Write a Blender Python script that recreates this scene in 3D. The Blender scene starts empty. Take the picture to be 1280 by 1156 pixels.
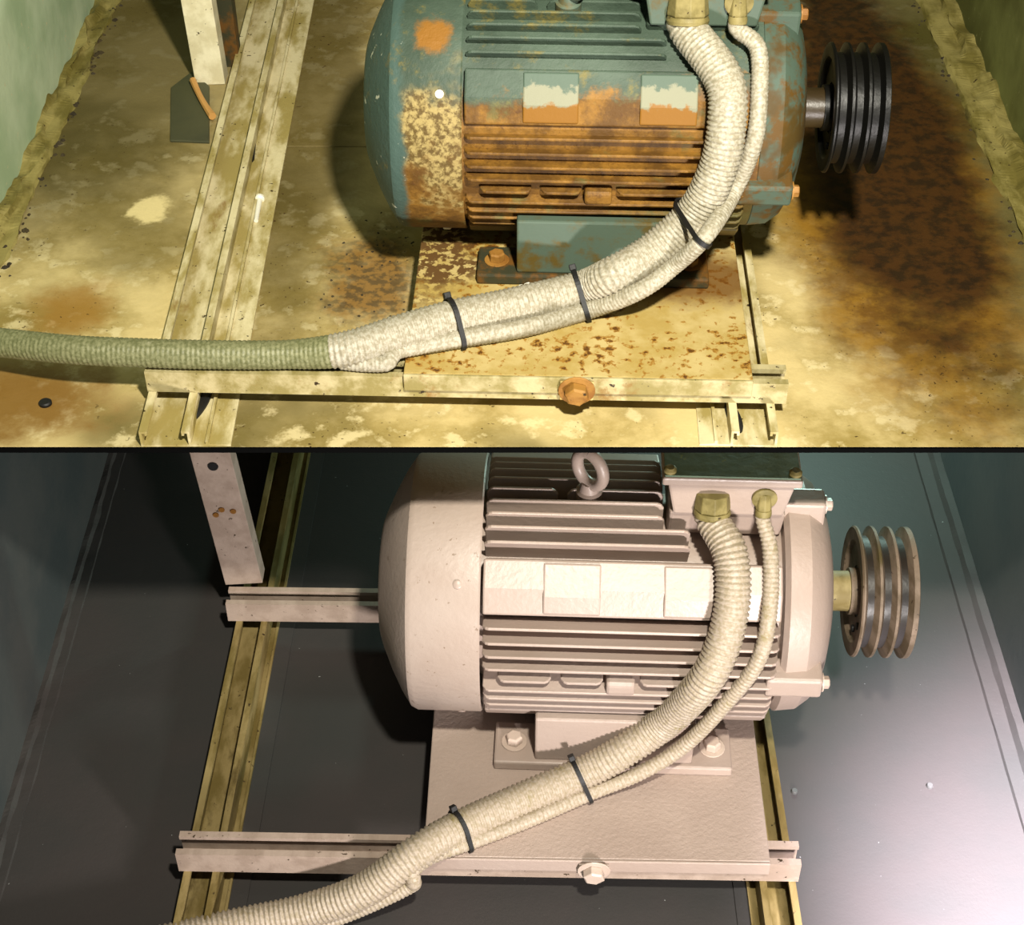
import bpy, bmesh, math, random
from mathutils import Vector, Matrix, noise as pnoise
R = math.radians
rnd = random.Random(7)
sc = bpy.context.scene
col = sc.collection

# ------------------------------------------------------------------ camera
W, H = 1280, 1156
F = 2000.0
PITCH = R(41)
CAMZ = 1.78
cd = bpy.data.cameras.new('camera'); cam = bpy.data.objects.new('camera', cd); col.objects.link(cam)
cd.sensor_fit = 'HORIZONTAL'; cd.sensor_width = 36; cd.lens = 36 * F / W
cd.clip_start = 0.05; cd.clip_end = 50
cam.location = (0, 0, CAMZ); cam.rotation_euler = (math.pi / 2 - PITCH, 0, 0)
sc.camera = cam

# ------------------------------------------------------------------ light
w = bpy.data.worlds.new('world'); sc.world = w; w.use_nodes = True
w.node_tree.nodes['Background'].inputs[0].default_value = (0.86, 0.92, 1.0, 1)
w.node_tree.nodes['Background'].inputs[1].default_value = 0.09

def area(name, loc, target, size, power, color, spread=180):
    l = bpy.data.lights.new(name, 'AREA'); l.shape = 'DISK'; l.size = size; l.energy = power; l.color = color
    l.spread = R(spread)
    o = bpy.data.objects.new(name, l); col.objects.link(o); o.location = loc
    o.rotation_euler = (Vector(target) - Vector(loc)).to_track_quat('-Z', 'Y').to_euler()
    return o

area('hand_lamp', (0.25, 0.36, 2.20), (0.02, 2.00, 0.64), 0.10, 23.5, (1.0, 0.95, 0.82), 95)
area('under_deck_fill', (0.50, 2.35, 0.54), (0.55, 1.75, 0.0), 0.12, 6.5, (0.66, 1.0, 0.88))  # added unseen fill, lifts the floor under the deck
area('floor_lamp', (0.42, 0.18, 0.42), (0.08, 1.45, 0.25), 0.12, 25, (1.0, 0.93, 0.90))
l = bpy.data.lights.new('glare_spot', 'SPOT'); l.energy = 1450; l.color = (0.92, 0.87, 1.0); l.spot_size = R(52); l.spot_blend = 1.0; l.shadow_soft_size = 0.04  # added narrow spot, makes the pale glare on the lower floor
o = bpy.data.objects.new('glare_spot', l); col.objects.link(o); o.location = (0.69, 0.72, 1.15)
o.rotation_euler = (Vector((0.84, 1.10, 0.0)) - o.location).to_track_quat('-Z', 'Y').to_euler()

vs = sc.view_settings
vs.view_transform = 'Standard'; vs.look = 'None'; vs.exposure = 0.0; vs.gamma = 1.0; vs.use_curve_mapping = False

# ------------------------------------------------------------------ pixel helpers
def ray(px, py):
    u = (px - W / 2) / F; v = (py - H / 2) / F
    f = Vector((0, math.cos(PITCH), -math.sin(PITCH))); dn = Vector((0, -math.sin(PITCH), -math.cos(PITCH)))
    return Vector((1, 0, 0)) * u + f + dn * v
CO = Vector((0, 0, CAMZ))
def gp(px, py, z):
    d = ray(px, py); return CO + d * ((z - CAMZ) / d.z)
def gy(px, py, y):
    d = ray(px, py); return CO + d * (y / d.y)
def gcyl(px, py, yc, zc, rad):
    d = ray(px, py)
    a = d.y ** 2 + d.z ** 2; b = 2 * (d.y * (CO.y - yc) + d.z * (CO.z - zc)); c = (CO.y - yc) ** 2 + (CO.z - zc) ** 2 - rad ** 2
    q = b * b - 4 * a * c
    t = (-b - math.sqrt(q)) / (2 * a) if q > 0 else -b / (2 * a)
    return CO + d * t

# ------------------------------------------------------------------ material helpers
def lin(c):
    return tuple(((x / 255) / 12.92 if x / 255 <= 0.04045 else ((x / 255 + 0.055) / 1.055) ** 2.4) for x in c) + (1,)
class NT:
    def __init__(s, name):
        s.m = bpy.data.materials.new(name); s.m.use_nodes = True; s.t = s.m.node_tree; s.n = s.t.nodes
        s.b = s.n['Principled BSDF']; s._pos = None
    def new(s, k): return s.n.new(k)
    def lk(s, a, b): s.t.links.new(a, b)
    def setin(s, sock, v):
        if hasattr(v, 'is_output'): s.lk(v, sock)
        else: sock.default_value = v
    def pos(s):
        if not s._pos: s._pos = s.new('ShaderNodeNewGeometry').outputs['Position']
        return s._pos
    def xyz(s):
        q = s.new('ShaderNodeSeparateXYZ'); s.lk(s.pos(), q.inputs[0]); return q.outputs
    def obj(s): return s.new('ShaderNodeTexCoord').outputs['Object']
    def scale(s, vec, v):
        q = s.new('ShaderNodeVectorMath'); q.operation = 'MULTIPLY'; s.lk(vec, q.inputs[0]); q.inputs[1].default_value = v; return q.outputs[0]
    def noise(s, sc_, det=4, rough=0.55, vec=None, dist=0.0):
        q = s.new('ShaderNodeTexNoise'); q.inputs['Scale'].default_value = sc_; q.inputs['Detail'].default_value = det
        q.inputs['Roughness'].default_value = rough; q.inputs['Distortion'].default_value = dist
        s.lk(vec if vec is not None else s.pos(), q.inputs['Vector']); return q.outputs['Fac']
    def vor(s, sc_, vec=None, out='Distance'):
        q = s.new('ShaderNodeTexVoronoi'); q.inputs['Scale'].default_value = sc_
        s.lk(vec if vec is not None else s.pos(), q.inputs['Vector']); return q.outputs[out]
    def math(s, op, a, b=0.0, clamp=False):
        q = s.new('ShaderNodeMath'); q.operation = op; q.use_clamp = clamp
        s.setin(q.inputs[0], a); s.setin(q.inputs[1], b); return q.outputs[0]
    def step(s, v, lo, hi):
        q = s.new('ShaderNodeMapRange'); q.interpolation_type = 'SMOOTHSTEP'; s.setin(q.inputs['Value'], v)
        q.inputs['From Min'].default_value = lo; q.inputs['From Max'].default_value = hi; return q.outputs[0]
    def mix(s, f, a, b):
        q = s.new('ShaderNodeMix'); q.data_type = 'RGBA'; s.setin(q.inputs[0], f)
        for k, v in ((6, a), (7, b)):
            if hasattr(v, 'is_output'): s.lk(v, q.inputs[k])
            else: q.inputs[k].default_value = lin(v)
        return q.outputs[2]
    def blob(s, cx, cy, rx, ry, soft=0.5, amp=0.35, nsc=9):
        """1 inside an irregular stain around world (cx, cy)"""
        x, y, _ = s.xyz()
        dx = s.math('DIVIDE', s.math('SUBTRACT', x, cx), rx); dy = s.math('DIVIDE', s.math('SUBTRACT', y, cy), ry)
        d = s.math('SQRT', s.math('ADD', s.math('MULTIPLY', dx, dx), s.math('MULTIPLY', dy, dy)))
        d = s.math('ADD', d, s.math('MULTIPLY', s.math('SUBTRACT', s.noise(nsc, 5, 0.65), 0.5), amp * 4))
        return s.step(d, 1 + soft, 1 - soft)
    def bump(s, h, strength=0.3, dist=0.002):
        q = s.new('ShaderNodeBump'); q.inputs['Strength'].default_value = strength; q.inputs['Distance'].default_value = dist
        s.lk(h, q.inputs['Height']); s.lk(q.outputs[0], s.b.inputs['Normal'])
    def done(s, c, rough=0.6, metal=0.0, spec=0.5):
        if hasattr(c, 'is_output'): s.lk(c, s.b.inputs['Base Color'])
        else: s.b.inputs['Base Color'].default_value = lin(c)
        s.setin(s.b.inputs['Roughness'], rough); s.b.inputs['Metallic'].default_value = metal
        s.b.inputs['Specular IOR Level'].default_value = spec
        return s.m

# ------------------------------------------------------------------ mesh helpers
class MB:
    def __init__(s): s.v = []; s.f = []
    def add(s, vs_, fs):
        o = len(s.v); s.v += [tuple(p) for p in vs_]; s.f += [tuple(i + o for i in q) for q in fs]; return s
    def box(s, x0, x1, y0, y1, z0, z1):
        return s.add([(x, y, z) for z in (z0, z1) for y in (y0, y1) for x in (x0, x1)],
                     [(0, 2, 3, 1), (4, 5, 7, 6), (0, 1, 5, 4), (2, 6, 7, 3), (0, 4, 6, 2), (1, 3, 7, 5)])
    def frustum(s, b, t):
        """b, t: four bottom and four top corners, counter-clockwise from above"""
        return s.add(list(b) + list(t), [(3, 2, 1, 0), (4, 5, 6, 7)] + [(i, (i + 1) % 4, 4 + (i + 1) % 4, 4 + i) for i in range(4)])
    def prism(s, prof, A, B, U, V):
        """extrude profile (u, v) from A to B"""
        n = len(prof); U = Vector(U); V = Vector(V); A = Vector(A); B = Vector(B)
        s.add([A + U * u + V * v for u, v in prof] + [B + U * u + V * v for u, v in prof],
              [tuple(range(n - 1, -1, -1)), tuple(range(n, 2 * n))] + [(i, (i + 1) % n, n + (i + 1) % n, n + i) for i in range(n)])
        return s
    def revolve(s, prof, seg=48, axis='x', o=(0, 0, 0)):
        """prof: (along, radius)"""
        o = Vector(o); vs_ = []; fs = []
        for a, r in prof:
            for k in range(seg):
                t = 2 * math.pi * k / seg; c, q = r * math.cos(t), r * math.sin(t)
                vs_.append(o + Vector({'x': (a, c, q), 'y': (q, a, c), 'z': (c, q, a)}[axis]))
        n = len(prof)
        for i in range(n - 1):
            for k in range(seg):
                k2 = (k + 1) % seg; fs.append((i * seg + k, i * seg + k2, (i + 1) * seg + k2, (i + 1) * seg + k))
        if prof[0][1] > 1e-6: fs.append(tuple(range(seg - 1, -1, -1)))
        if prof[-1][1] > 1e-6: fs.append(tuple((n - 1) * seg + k for k in range(seg)))
        return s.add(vs_, fs)
    def along(s, o, d, prof, seg=24):
        """revolve profile (along, radius) about direction d from o"""
        d = Vector(d).normalized(); u = d.orthogonal().normalized(); v = d.cross(u); o = Vector(o); vs_ = []; fs = []
        for a, r in prof:
            for k in range(seg):
                t = 2 * math.pi * k / seg; vs_.append(o + d * a + u * (r * math.cos(t)) + v * (r * math.sin(t)))
        n = len(prof)
        for i in range(n - 1):
            for k in range(seg):
                k2 = (k + 1) % seg; fs.append((i * seg + k, i * seg + k2, (i + 1) * seg + k2, (i + 1) * seg + k))
        fs.append(tuple(range(seg - 1, -1, -1))); fs.append(tuple((n - 1) * seg + k for k in range(seg)))
        return s.add(vs_, fs)
    def tube(s, pts, rads, seg=16):
        """tube through a dense list of points; parallel-transport frame"""
        n = len(pts); T = [(pts[min(i + 1, n - 1)] - pts[max(i - 1, 0)]).normalized() for i in range(n)]
        u = T[0].orthogonal().normalized(); vs_ = []; fs = []
        for i in range(n):
            u = (u - T[i] * u.dot(T[i])).normalized(); v = T[i].cross(u)
            for k in range(seg):
                t = 2 * math.pi * k / seg; vs_.append(pts[i] + (u * math.cos(t) + v * math.sin(t)) * rads[i])
        for i in range(n - 1):
            for k in range(seg):
                k2 = (k + 1) % seg; fs.append((i * seg + k, i * seg + k2, (i + 1) * seg + k2, (i + 1) * seg + k))
        fs.append(tuple(range(seg - 1, -1, -1))); fs.append(tuple((n - 1) * seg + k for k in range(seg)))
        return s.add(vs_, fs)
    def mesh(s, name, mat, smooth=False):
        me = bpy.data.meshes.new(name); me.from_pydata(s.v, [], s.f); me.update()
        bm = bmesh.new(); bm.from_mesh(me); bmesh.ops.remove_doubles(bm, verts=bm.verts, dist=1e-6)
        bmesh.ops.recalc_face_normals(bm, faces=bm.faces); bm.to_mesh(me); bm.free()
        me.materials.append(mat)
        if smooth:
            for p in me.polygons: p.use_smooth = True
            me.set_sharp_from_angle(angle=R(smooth if smooth is not True else 35))
        return me
    def build(s, name, mat, parent=None, smooth=False, bevel=0, loc=None):
        o = bpy.data.objects.new(name, s.mesh(name, mat, smooth)); col.objects.link(o)
        if parent: o.parent = parent
        if loc: o.location = loc
        if bevel:
            b = o.modifiers.new('bevel', 'BEVEL'); b.width = bevel; b.segments = 2; b.limit_method = 'ANGLE'; b.angle_limit = R(40)
        return o
def tag(o, label=None, cat=None, group=None, kind=None):
    if label: o['label'] = label
    if cat: o['category'] = cat
    if group: o['group'] = group
    if kind: o['kind'] = kind
    return o
def empty(name, loc, rz=0, k=1.0):
    o = bpy.data.objects.new(name, None); col.objects.link(o); o.location = loc; o.rotation_euler.z = rz; o.scale = (k, k, k)
    o.empty_display_size = 0.05; return o
def catmull(P, rad, step):
    """dense points and radii along a Catmull-Rom curve at even arc length"""
    Q = [P[0] * 2 - P[1]] + list(P) + [P[-1] * 2 - P[-2]]; D = []; RR = []
    for i in range(1, len(Q) - 2):
        for k in range(40):
            t = k / 40; a, b, c, d = Q[i - 1], Q[i], Q[i + 1], Q[i + 2]
            D.append(0.5 * ((2 * b) + (c - a) * t + (2 * a - 5 * b + 4 * c - d) * t * t + (3 * b - a - 3 * c + d) * t ** 3))
            RR.append(rad[i - 1] * (1 - t) + rad[i] * t)
    D.append(P[-1]); RR.append(rad[-1])
    out = [D[0]]; ro = [RR[0]]; acc = 0; nxt = step
    for i in range(1, len(D)):
        L = (D[i] - D[i - 1]).length
        while acc + L >= nxt:
            t = (nxt - acc) / L; out.append(D[i - 1].lerp(D[i], t)); ro.append(RR[i - 1] + (RR[i] - RR[i - 1]) * t); nxt += step
        acc += L
    return out, ro

# ------------------------------------------------------------------ levels
DECK = 0.62            # top of the upper steel deck; the lower floor is z = 0
RAILH = 0.040
URH = 0.022
YE = gp(640, 558.5, DECK).y        # front edge of the deck
XL, XR = -0.685, 0.725             # side walls
YF, YB = 1.02, 4.2

# ------------------------------------------------------------------ materials
def mat_deck():
    m = NT('stained_deck_steel')
    n1 = m.noise(7, 6, 0.62); n2 = m.noise(28, 5, 0.6); n3 = m.noise(2.6, 4, 0.55)
    c = m.mix(m.step(n1, 0.40, 0.62), (202, 182, 126), (150, 130, 70))
    c = m.mix(m.math('MULTIPLY', m.step(n3, 0.50, 0.66), 0.8), c, (90, 80, 36))          # olive grime
    c = m.mix(m.math('MULTIPLY', m.step(n2, 0.53, 0.66), 0.6), c, (230, 214, 164))        # worn pale patches
    p = gp(160, 60, DECK); c = m.mix(m.math('MULTIPLY', m.blob(p.x, p.y, 0.20, 0.55, 0.5, 0.3, 5), 0.8), c, (72, 63, 28))  # olive stain at the back left, deepened to paint in light falloff
    p = gp(175, 290, DECK); c = m.mix(m.math('MULTIPLY', m.blob(p.x, p.y, 0.09, 0.09, 0.4, 0.5, 11), 0.55), c, (104, 90, 40))
    p = gp(385, 110, DECK); c = m.mix(m.math('MULTIPLY', m.blob(p.x, p.y, 0.10, 0.70, 0.5, 0.3, 6), 0.8), c, (76, 64, 28))  # olive stain behind the rail, darkened likewise for light falloff
    p = gp(1190, 150, DECK); c = m.mix(m.math('MULTIPLY', m.blob(p.x, p.y, 0.12, 0.75, 0.5, 0.3, 6), 0.85), c, (66, 64, 22))  # olive stain at the back right, light falloff painted in too
    gold = m.mix(m.step(m.noise(22, 5, 0.65), 0.4, 0.62), (136, 98, 26), (100, 66, 14))
    p = gp(1100, 235, DECK); c = m.mix(m.math('MULTIPLY', m.blob(p.x, p.y, 0.150, 0.50, 0.30, 0.22, 8), 0.95), c, gold)
    dk = m.mix(m.step(m.noise(45, 5, 0.65), 0.4, 0.62), (64, 38, 8), (36, 22, 5))
    p = gp(1096, 165, DECK); c = m.mix(m.math('MULTIPLY', m.blob(p.x, p.y, 0.118, 0.55, 0.24, 0.20, 9), 0.97), c, dk)
    p = gp(20, 500, DECK); c = m.mix(m.math('MULTIPLY', m.blob(p.x, p.y, 0.10, 0.07, 0.5, 0.5, 14), 0.9), c, (122, 84, 20))
    p = gp(95, 385, DECK); c = m.mix(m.math('MULTIPLY', m.blob(p.x, p.y, 0.05, 0.05, 0.6, 0.5, 18), 0.8), c, (146, 106, 40))
    br = m.mix(m.step(m.noise(90, 3, 0.6), 0.42, 0.58), (120, 84, 30), (66, 42, 12))
    p = gp(462, 350, DECK); c = m.mix(m.math('MULTIPLY', m.blob(p.x, p.y, 0.055, 0.11, 0.6, 0.5, 18), 0.9), c, br)
    p = gp(188, 262, DECK); c = m.mix(m.blob(p.x, p.y, 0.026, 0.032, 0.3, 0.45, 40), c, (214, 196, 140))
    sp = m.math('GREATER_THAN', m.noise(170, 2, 0.5), 0.70)
    c = m.mix(m.math('MULTIPLY', sp, m.step(n1, 0.45, 0.6)), c, (62, 44, 16))
    m.bump(m.math('ADD', n2, m.math('MULTIPLY', m.noise(120, 4), 0.6)), 0.35, 0.003)
    return m.done(c, 0.62, 0, 0.3)
def mat_grimy_rail(name, pale, mid, rust, amt):
    m = NT(name)
    v = m.scale(m.pos(), (1.0, 0.35, 1.0))
    n1 = m.noise(30, 5, 0.6, v); n2 = m.noise(110, 3, 0.6)
    c = m.mix(m.step(n1, 0.38, 0.62), pale, mid)
    c = m.mix(m.math('MULTIPLY', m.step(m.noise(16, 6, 0.7, v), 0.60 - amt, 0.74 - amt), 0.85), c, rust)
    c = m.mix(m.step(n2, 0.66, 0.72), c, (48, 34, 14))
    m.bump(m.math('ADD', n1, n2), 0.4, 0.0015)
    return m.done(c, 0.6, 0, 0.35)
def mat_paint(name, c0, c1, bumpsc=160, rough=0.42, bs=0.25, speck=None, spec=0.5):
    m = NT(name); n = m.noise(6, 4); nb = m.noise(bumpsc, 3)
    c = m.mix(m.step(n, 0.35, 0.65), c0, c1)
    if speck: c = m.mix(m.step(m.noise(85, 4, 0.7), 0.64, 0.69), c, speck)
    m.bump(nb, bs, 0.0015)
    return m.done(c, rough, 0, spec)
def mat_floor_low():
    m = NT('dark_grey_floor_paint'); n = m.noise(3, 4); nb = m.noise(60, 4); n2 = m.noise(260, 2)
    c = m.mix(m.step(n, 0.35, 0.65), (54, 53, 51), (60, 55, 53))
    c = m.mix(m.step(m.noise(140, 2), 0.76, 0.79), c, (150, 150, 148))
    m.bump(m.math('ADD', nb, m.math('MULTIPLY', n2, 0.5)), 0.18, 0.002)
    return m.done(c, 0.6, 0, 0.3)
def mat_rusty_motor(name, yc, zc, fan=False):
    """teal casting, rusted through below the mounting pads"""
    m = NT(name); x, y, z = m.xyz()
    n = m.noise(26, 6, 0.68); nl = m.noise(9, 4, 0.6); nf = m.noise(120, 4, 0.65)
    teal = m.mix(m.step(nl, 0.35, 0.65), (70, 85, 71), (52, 66, 53))
    teal = m.mix(m.math('MULTIPLY', m.step(n, 0.56, 0.70), 0.7), teal, (112, 100, 44))
    rust = m.mix(m.step(n, 0.36, 0.62), (130, 92, 30), (84, 56, 14))
    rust = m.mix(m.math('MULTIPLY', m.step(nf, 0.58, 0.7), 0.6), rust, (72, 42, 10))
    rust = m.mix(m.math('MULTIPLY', m.step(m.noise(14, 5, 0.65), 0.56, 0.68), 0.8), rust, (88, 86, 46))
    zz = m.math('ADD', z, m.math('MULTIPLY', m.math('SUBTRACT', n, 0.5), 0.06))
    if not fan:
        zz = m.math('SUBTRACT', zz, m.math('MULTIPLY', x, 0.06))
        f = m.step(zz, zc + 0.082, zc + 0.070)
        c = m.mix(f, teal, rust)
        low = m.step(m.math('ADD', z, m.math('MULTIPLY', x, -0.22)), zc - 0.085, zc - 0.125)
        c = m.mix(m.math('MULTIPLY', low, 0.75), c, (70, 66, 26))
    else:
        cream = m.mix(m.step(m.noise(150, 4, 0.65), 0.40, 0.60), (148, 130, 80), (84, 66, 28))
        c = m.mix(m.step(m.math('SUBTRACT', m.noise(13, 5, 0.6), m.math('MULTIPLY', m.math('SUBTRACT', z, zc), 1.6)), 0.50, 0.62), cream, rust)
        f2 = m.step(m.math('ADD', z, m.math('MULTIPLY', m.math('SUBTRACT', nl, 0.5), 0.2)), zc + 0.075, zc + 0.105)
        c = m.mix(f2, c, teal)
        cone = m.step(m.math('ADD', x, m.math('MULTIPLY', m.math('SUBTRACT', n, 0.5), 0.03)), -0.118, -0.128)
        cone_c = m.mix(m.step(n, 0.58, 0.70), (60, 80, 72), (98, 92, 58))
        cone_c = m.mix(m.step(m.noise(60, 3, 0.6), 0.66, 0.70), cone_c, (190, 190, 170))
        c = m.mix(cone, c, cone_c)
        dx = m.math('DIVIDE', m.math('SUBTRACT', x, -0.088), 0.017); dz = m.math('DIVIDE', m.math('SUBTRACT', z, zc + 0.124), 0.012)
        d = m.math('ADD', m.math('SQRT', m.math('ADD', m.math('MULTIPLY', dx, dx), m.math('MULTIPLY', dz, dz))), m.math('MULTIPLY', m.math('SUBTRACT', n, 0.5), 3.4))
        c = m.mix(m.math('MULTIPLY', m.step(d, 1.5, 0.6), 0.9), c, (134, 88, 18))
    m.bump(m.math('ADD', n, m.math('MULTIPLY', nf, 0.8)), 0.45, 0.003)
    return m.done(c, 0.62, 0, 0.35)
def mat_plate_rusty():
    m = NT('rust_spotted_cream_plate'); n = m.noise(20, 5, 0.6); ns = m.noise(95, 3, 0.6); nc = m.noise(12, 4, 0.6)
    c = m.mix(m.step(n, 0.35, 0.65), (184, 164, 108), (164, 140, 76))
    thr = m.math('ADD', ns, m.math('MULTIPLY', m.math('SUBTRACT', nc, 0.5), 0.55))
    c = m.mix(m.math('MULTIPLY', m.step(thr, 0.55, 0.62), 0.9), c, (146, 104, 34))
    c = m.mix(m.step(thr, 0.64, 0.69), c, (88, 56, 16))
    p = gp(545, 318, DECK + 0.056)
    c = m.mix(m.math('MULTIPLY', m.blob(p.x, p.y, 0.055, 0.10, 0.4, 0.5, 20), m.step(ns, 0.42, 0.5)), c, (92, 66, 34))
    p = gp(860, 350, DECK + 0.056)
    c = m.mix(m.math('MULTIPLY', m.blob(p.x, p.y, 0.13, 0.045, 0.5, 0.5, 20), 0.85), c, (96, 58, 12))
    m.bump(m.math('ADD', n, ns), 0.3, 0.0015)
    return m.done(c, 0.55, 0, 0.35)
def mat_hose(name, c0, c1, grime, amt, axis_sc=240):
    m = NT(name); n = m.noise(24, 5, 0.65); nf = m.noise(axis_sc, 3, 0.6)
    c = m.mix(m.step(nf, 0.38, 0.62), c0, c1)
    c = m.mix(m.math('MULTIPLY', m.step(n, 0.62 - amt, 0.76 - amt), 0.75), c, grime)
    m.bump(nf, 0.4, 0.001)
    return m.done(c, 0.5, 0, 0.4)

M = {}
M['deck'] = mat_deck()
M['floor'] = mat_floor_low()
M['black'] = mat_paint('black_rubber', (10, 10, 10), (14, 14, 13), rough=0.6)
M['jet'] = mat_paint('matt_black_edging', (3, 3, 3), (4, 4, 4), rough=0.9, spec=0.05)
M['wall_up'] = mat_paint('flaking_teal_wall_paint', (196, 212, 178), (166, 188, 150), 40, 0.7, 0.5, (206, 200, 160), 0.3)
M['wall_up_r'] = mat_paint('grimy_olive_wall_paint', (128, 132, 74), (92, 94, 46), 40, 0.7, 0.5, (140, 140, 90), 0.3)
M['wall_low'] = mat_paint('blue_grey_wall_paint', (58, 64, 64), (70, 72, 70), 60, 0.5, 0.3)
M['kerb'] = mat_grimy_rail('crumbling_kerb_mortar', (150, 138, 80), (108, 98, 44), (56, 46, 16), 0.0)
M['kerb_low'] = mat_paint('grey_painted_kerb', (64, 68, 64), (78, 76, 74), 60, 0.5, 0.3)
M['rail_up'] = mat_grimy_rail('flaking_cream_rail_paint', (204, 192, 150), (150, 134, 76), (118, 84, 28), 0.0)
M['rail_dull'] = mat_grimy_rail('worn_grey_cream_steel', (176, 164, 122), (134, 122, 72), (124, 88, 30), 0.02)
M['rail_low'] = mat_grimy_rail('olive_grimed_rail_paint', (140, 122, 78), (104, 88, 44), (68, 54, 22), 0.02)
M['strut_low'] = mat_grimy_rail('pinkish_grey_channel_paint', (166, 148, 134), (150, 132, 118), (108, 90, 56), -0.10)
M['plate_up'] = mat_plate_rusty()
M['cream'] = mat_paint('cream_casting_paint', (166, 149, 138), (158, 140, 128), 130, 0.42, 0.35)
M['cream_pit'] = mat_paint('pitted_cream_paint', (168, 153, 142), (160, 143, 131), 130, 0.42, 0.35, (128, 110, 94))
M['plate_low'] = mat_paint('cream_plate_paint', (168, 150, 138), (158, 140, 128), 190, 0.45, 0.6)
M['lid_green'] = mat_paint('dull_green_lid_paint', (96, 114, 92), (78, 98, 76), 60, 0.5, 0.3, (120, 130, 70))
M['bolt_cream'] = mat_paint('cream_painted_bolt', (190, 174, 160), (180, 160, 146), 200, 0.35, 0.2)
M['bolt_rust'] = mat_grimy_rail('rusty_bolt_steel', (150, 108, 46), (122, 80, 28), (84, 50, 16), 0.0)
M['white'] = mat_paint('white_painted_metal', (236, 232, 214), (222, 218, 200), 120, 0.4, 0.2)
M['brass'] = mat_grimy_rail('olive_brass_gland', (134, 122, 76), (98, 88, 46), (66, 56, 22), 0.0)
M['pulley_black'] = mat_paint('black_oiled_iron', (7, 7, 5), (13, 12, 8), 120, 0.42, 0.3, None, 0.3)
M['pulley_low'] = mat_grimy_rail('half_cleaned_iron', (116, 100, 84), (84, 70, 52), (72, 62, 28), 0.04)
M['shaft_low'] = mat_grimy_rail('olive_shaft_steel', (140, 126, 84), (112, 98, 56), (84, 70, 30), 0.0)
M['shaft_up'] = mat_paint('dark_greasy_shaft_steel', (40, 30, 14), (52, 40, 18), 120, 0.4, 0.3)
M['groove'] = mat_paint('dark_groove_iron', (24, 22, 20), (40, 34, 28), 100, 0.35, 0.2)  # near-black rings at the groove bottoms, darker than the pulley
M['hose_low'] = mat_hose('beige_ribbed_hose', (168, 155, 138), (148, 135, 112), (122, 110, 58), 0.03)
M['hose_up'] = mat_hose('whitewashed_wrapped_hose', (166, 160, 142), (138, 130, 108), (128, 120, 82), -0.04)
M['hose_green'] = mat_hose('green_grey_hose', (124, 124, 88), (98, 100, 64), (176, 172, 140), -0.02)
M['post_up'] = mat_grimy_rail('flaking_white_post_paint', (228, 220, 188), (206, 196, 160), (170, 130, 66), -0.10)
M['patch'] = mat_paint('dark_green_patch', (54, 56, 38), (70, 70, 44), 50, 0.6, 0.4)
M['debris'] = mat_paint('dark_mortar_crumb', (64, 52, 24), (40, 32, 14), 90, 0.8, 0.3)
M['strap'] = mat_paint('orange_brown_strap', (176, 120, 56), (196, 146, 80), 60, 0.6, 0.3)

# ------------------------------------------------------------------ setting
def struct(o): o['kind'] = 'structure'; return o
struct(MB().box(-1.1, 1.1, 0.3, YB, -0.03, 0.0).build('floor', M['floor']))
# the upper deck: steel sheets laid side by side with open joints between them
deck = struct(empty('floor_deck', (0, YE, DECK)))
jl = gp(345, 183, DECK); xs1 = jl.x; ysm = jl.y
def sheet(x0, x1, y0, y1):
    MB().box(x0, x1, y0 - YE, y1 - YE, -0.006, 0).build('steel_sheet', M['deck'], deck, bevel=0.0012)
xr_l = gp(262, 350, DECK).x
sheet(XL, xr_l - 0.0008, YE, YB)
sheet(xr_l + 0.0008, 0.245, YE, ysm - 0.0012)
sheet(xr_l + 0.0008, 0.245, ysm + 0.0012, YB)
sheet(0.2466, XR, YE, YB)
struct(MB().box(XL, XR, YE - 0.003, YE, DECK - 0.006, DECK - 0.0002).build('trim_1', M['jet']))
# two levels of side walls
struct(MB().box(XL - 0.05, XL, YF, YB, 0, DECK - 0.006).build('wall_left_low', M['wall_low']))
struct(MB().box(XR, XR + 0.05, YF, YB, 0, DECK - 0.006).build('wall_right_low', M['wall_low']))
struct(MB().box(XL - 0.05, XL, YE, YB, DECK - 0.006, 2.3).build('wall_left', M['wall_up']))
struct(MB().box(XR, XR + 0.05, YE, YB, DECK - 0.006, 2.3).build('wall_right', M['wall_up_r']))
struct(MB().box(XL - 0.05, XR + 0.05, YB, YB + 0.05, 0, 2.3).build('wall_back', M['wall_up_r']))

def kerb(name, mat, x_wall, sgn, z0, wdt, hgt, rough, y0):
    """crumbling fillet along the foot of a side wall"""
    mb = MB(); n = 420; vs_ = []; fs = []
    for i in range(n + 1):
        y = y0 + (YB - y0) * i / n
        cnt = [0]
        def j(a):
            cnt[0] += 1; q = Vector((y * 14, cnt[0] * 7.3 + x_wall * 5, z0 * 9)); return a * rough * 2.2 * (pnoise.noise(q) + .5 * pnoise.noise(q * 2.7))
        prof = [(0, 0), (0, hgt + j(.008)), (wdt * .30 + j(.006), hgt * .95 + j(.006)), (wdt * .45 + j(.008), hgt * .35 + j(.004)), (wdt * .95 + j(.003), hgt * .30 + j(.001)), (wdt + j(.005), 0)]
        vs_ += [(x_wall + sgn * u, y, z0 + max(v, 0)) for u, v in prof]
    for i in range(n):
        for k in range(5): fs.append((i * 6 + k, i * 6 + k + 1, (i + 1) * 6 + k + 1, (i + 1) * 6 + k))
    fs += [tuple(range(6)), tuple(n * 6 + k for k in range(6))]
    return struct(mb.add(vs_, fs).build(name, mat))
kerb('trim_2', M['kerb'], XL, 1, DECK, 0.032, 0.012, 0.9, YE)
kerb('trim_3', M['kerb'], XR, -1, DECK, 0.055, 0.014, 0.8, YE)
kerb('trim_4', M['floor'], XL, 1, 0, 0.026, 0.010, 0.20, YF)
kerb('trim_5', M['floor'], XR, -1, 0, 0.040, 0.014, 0.10, YF)

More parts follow.
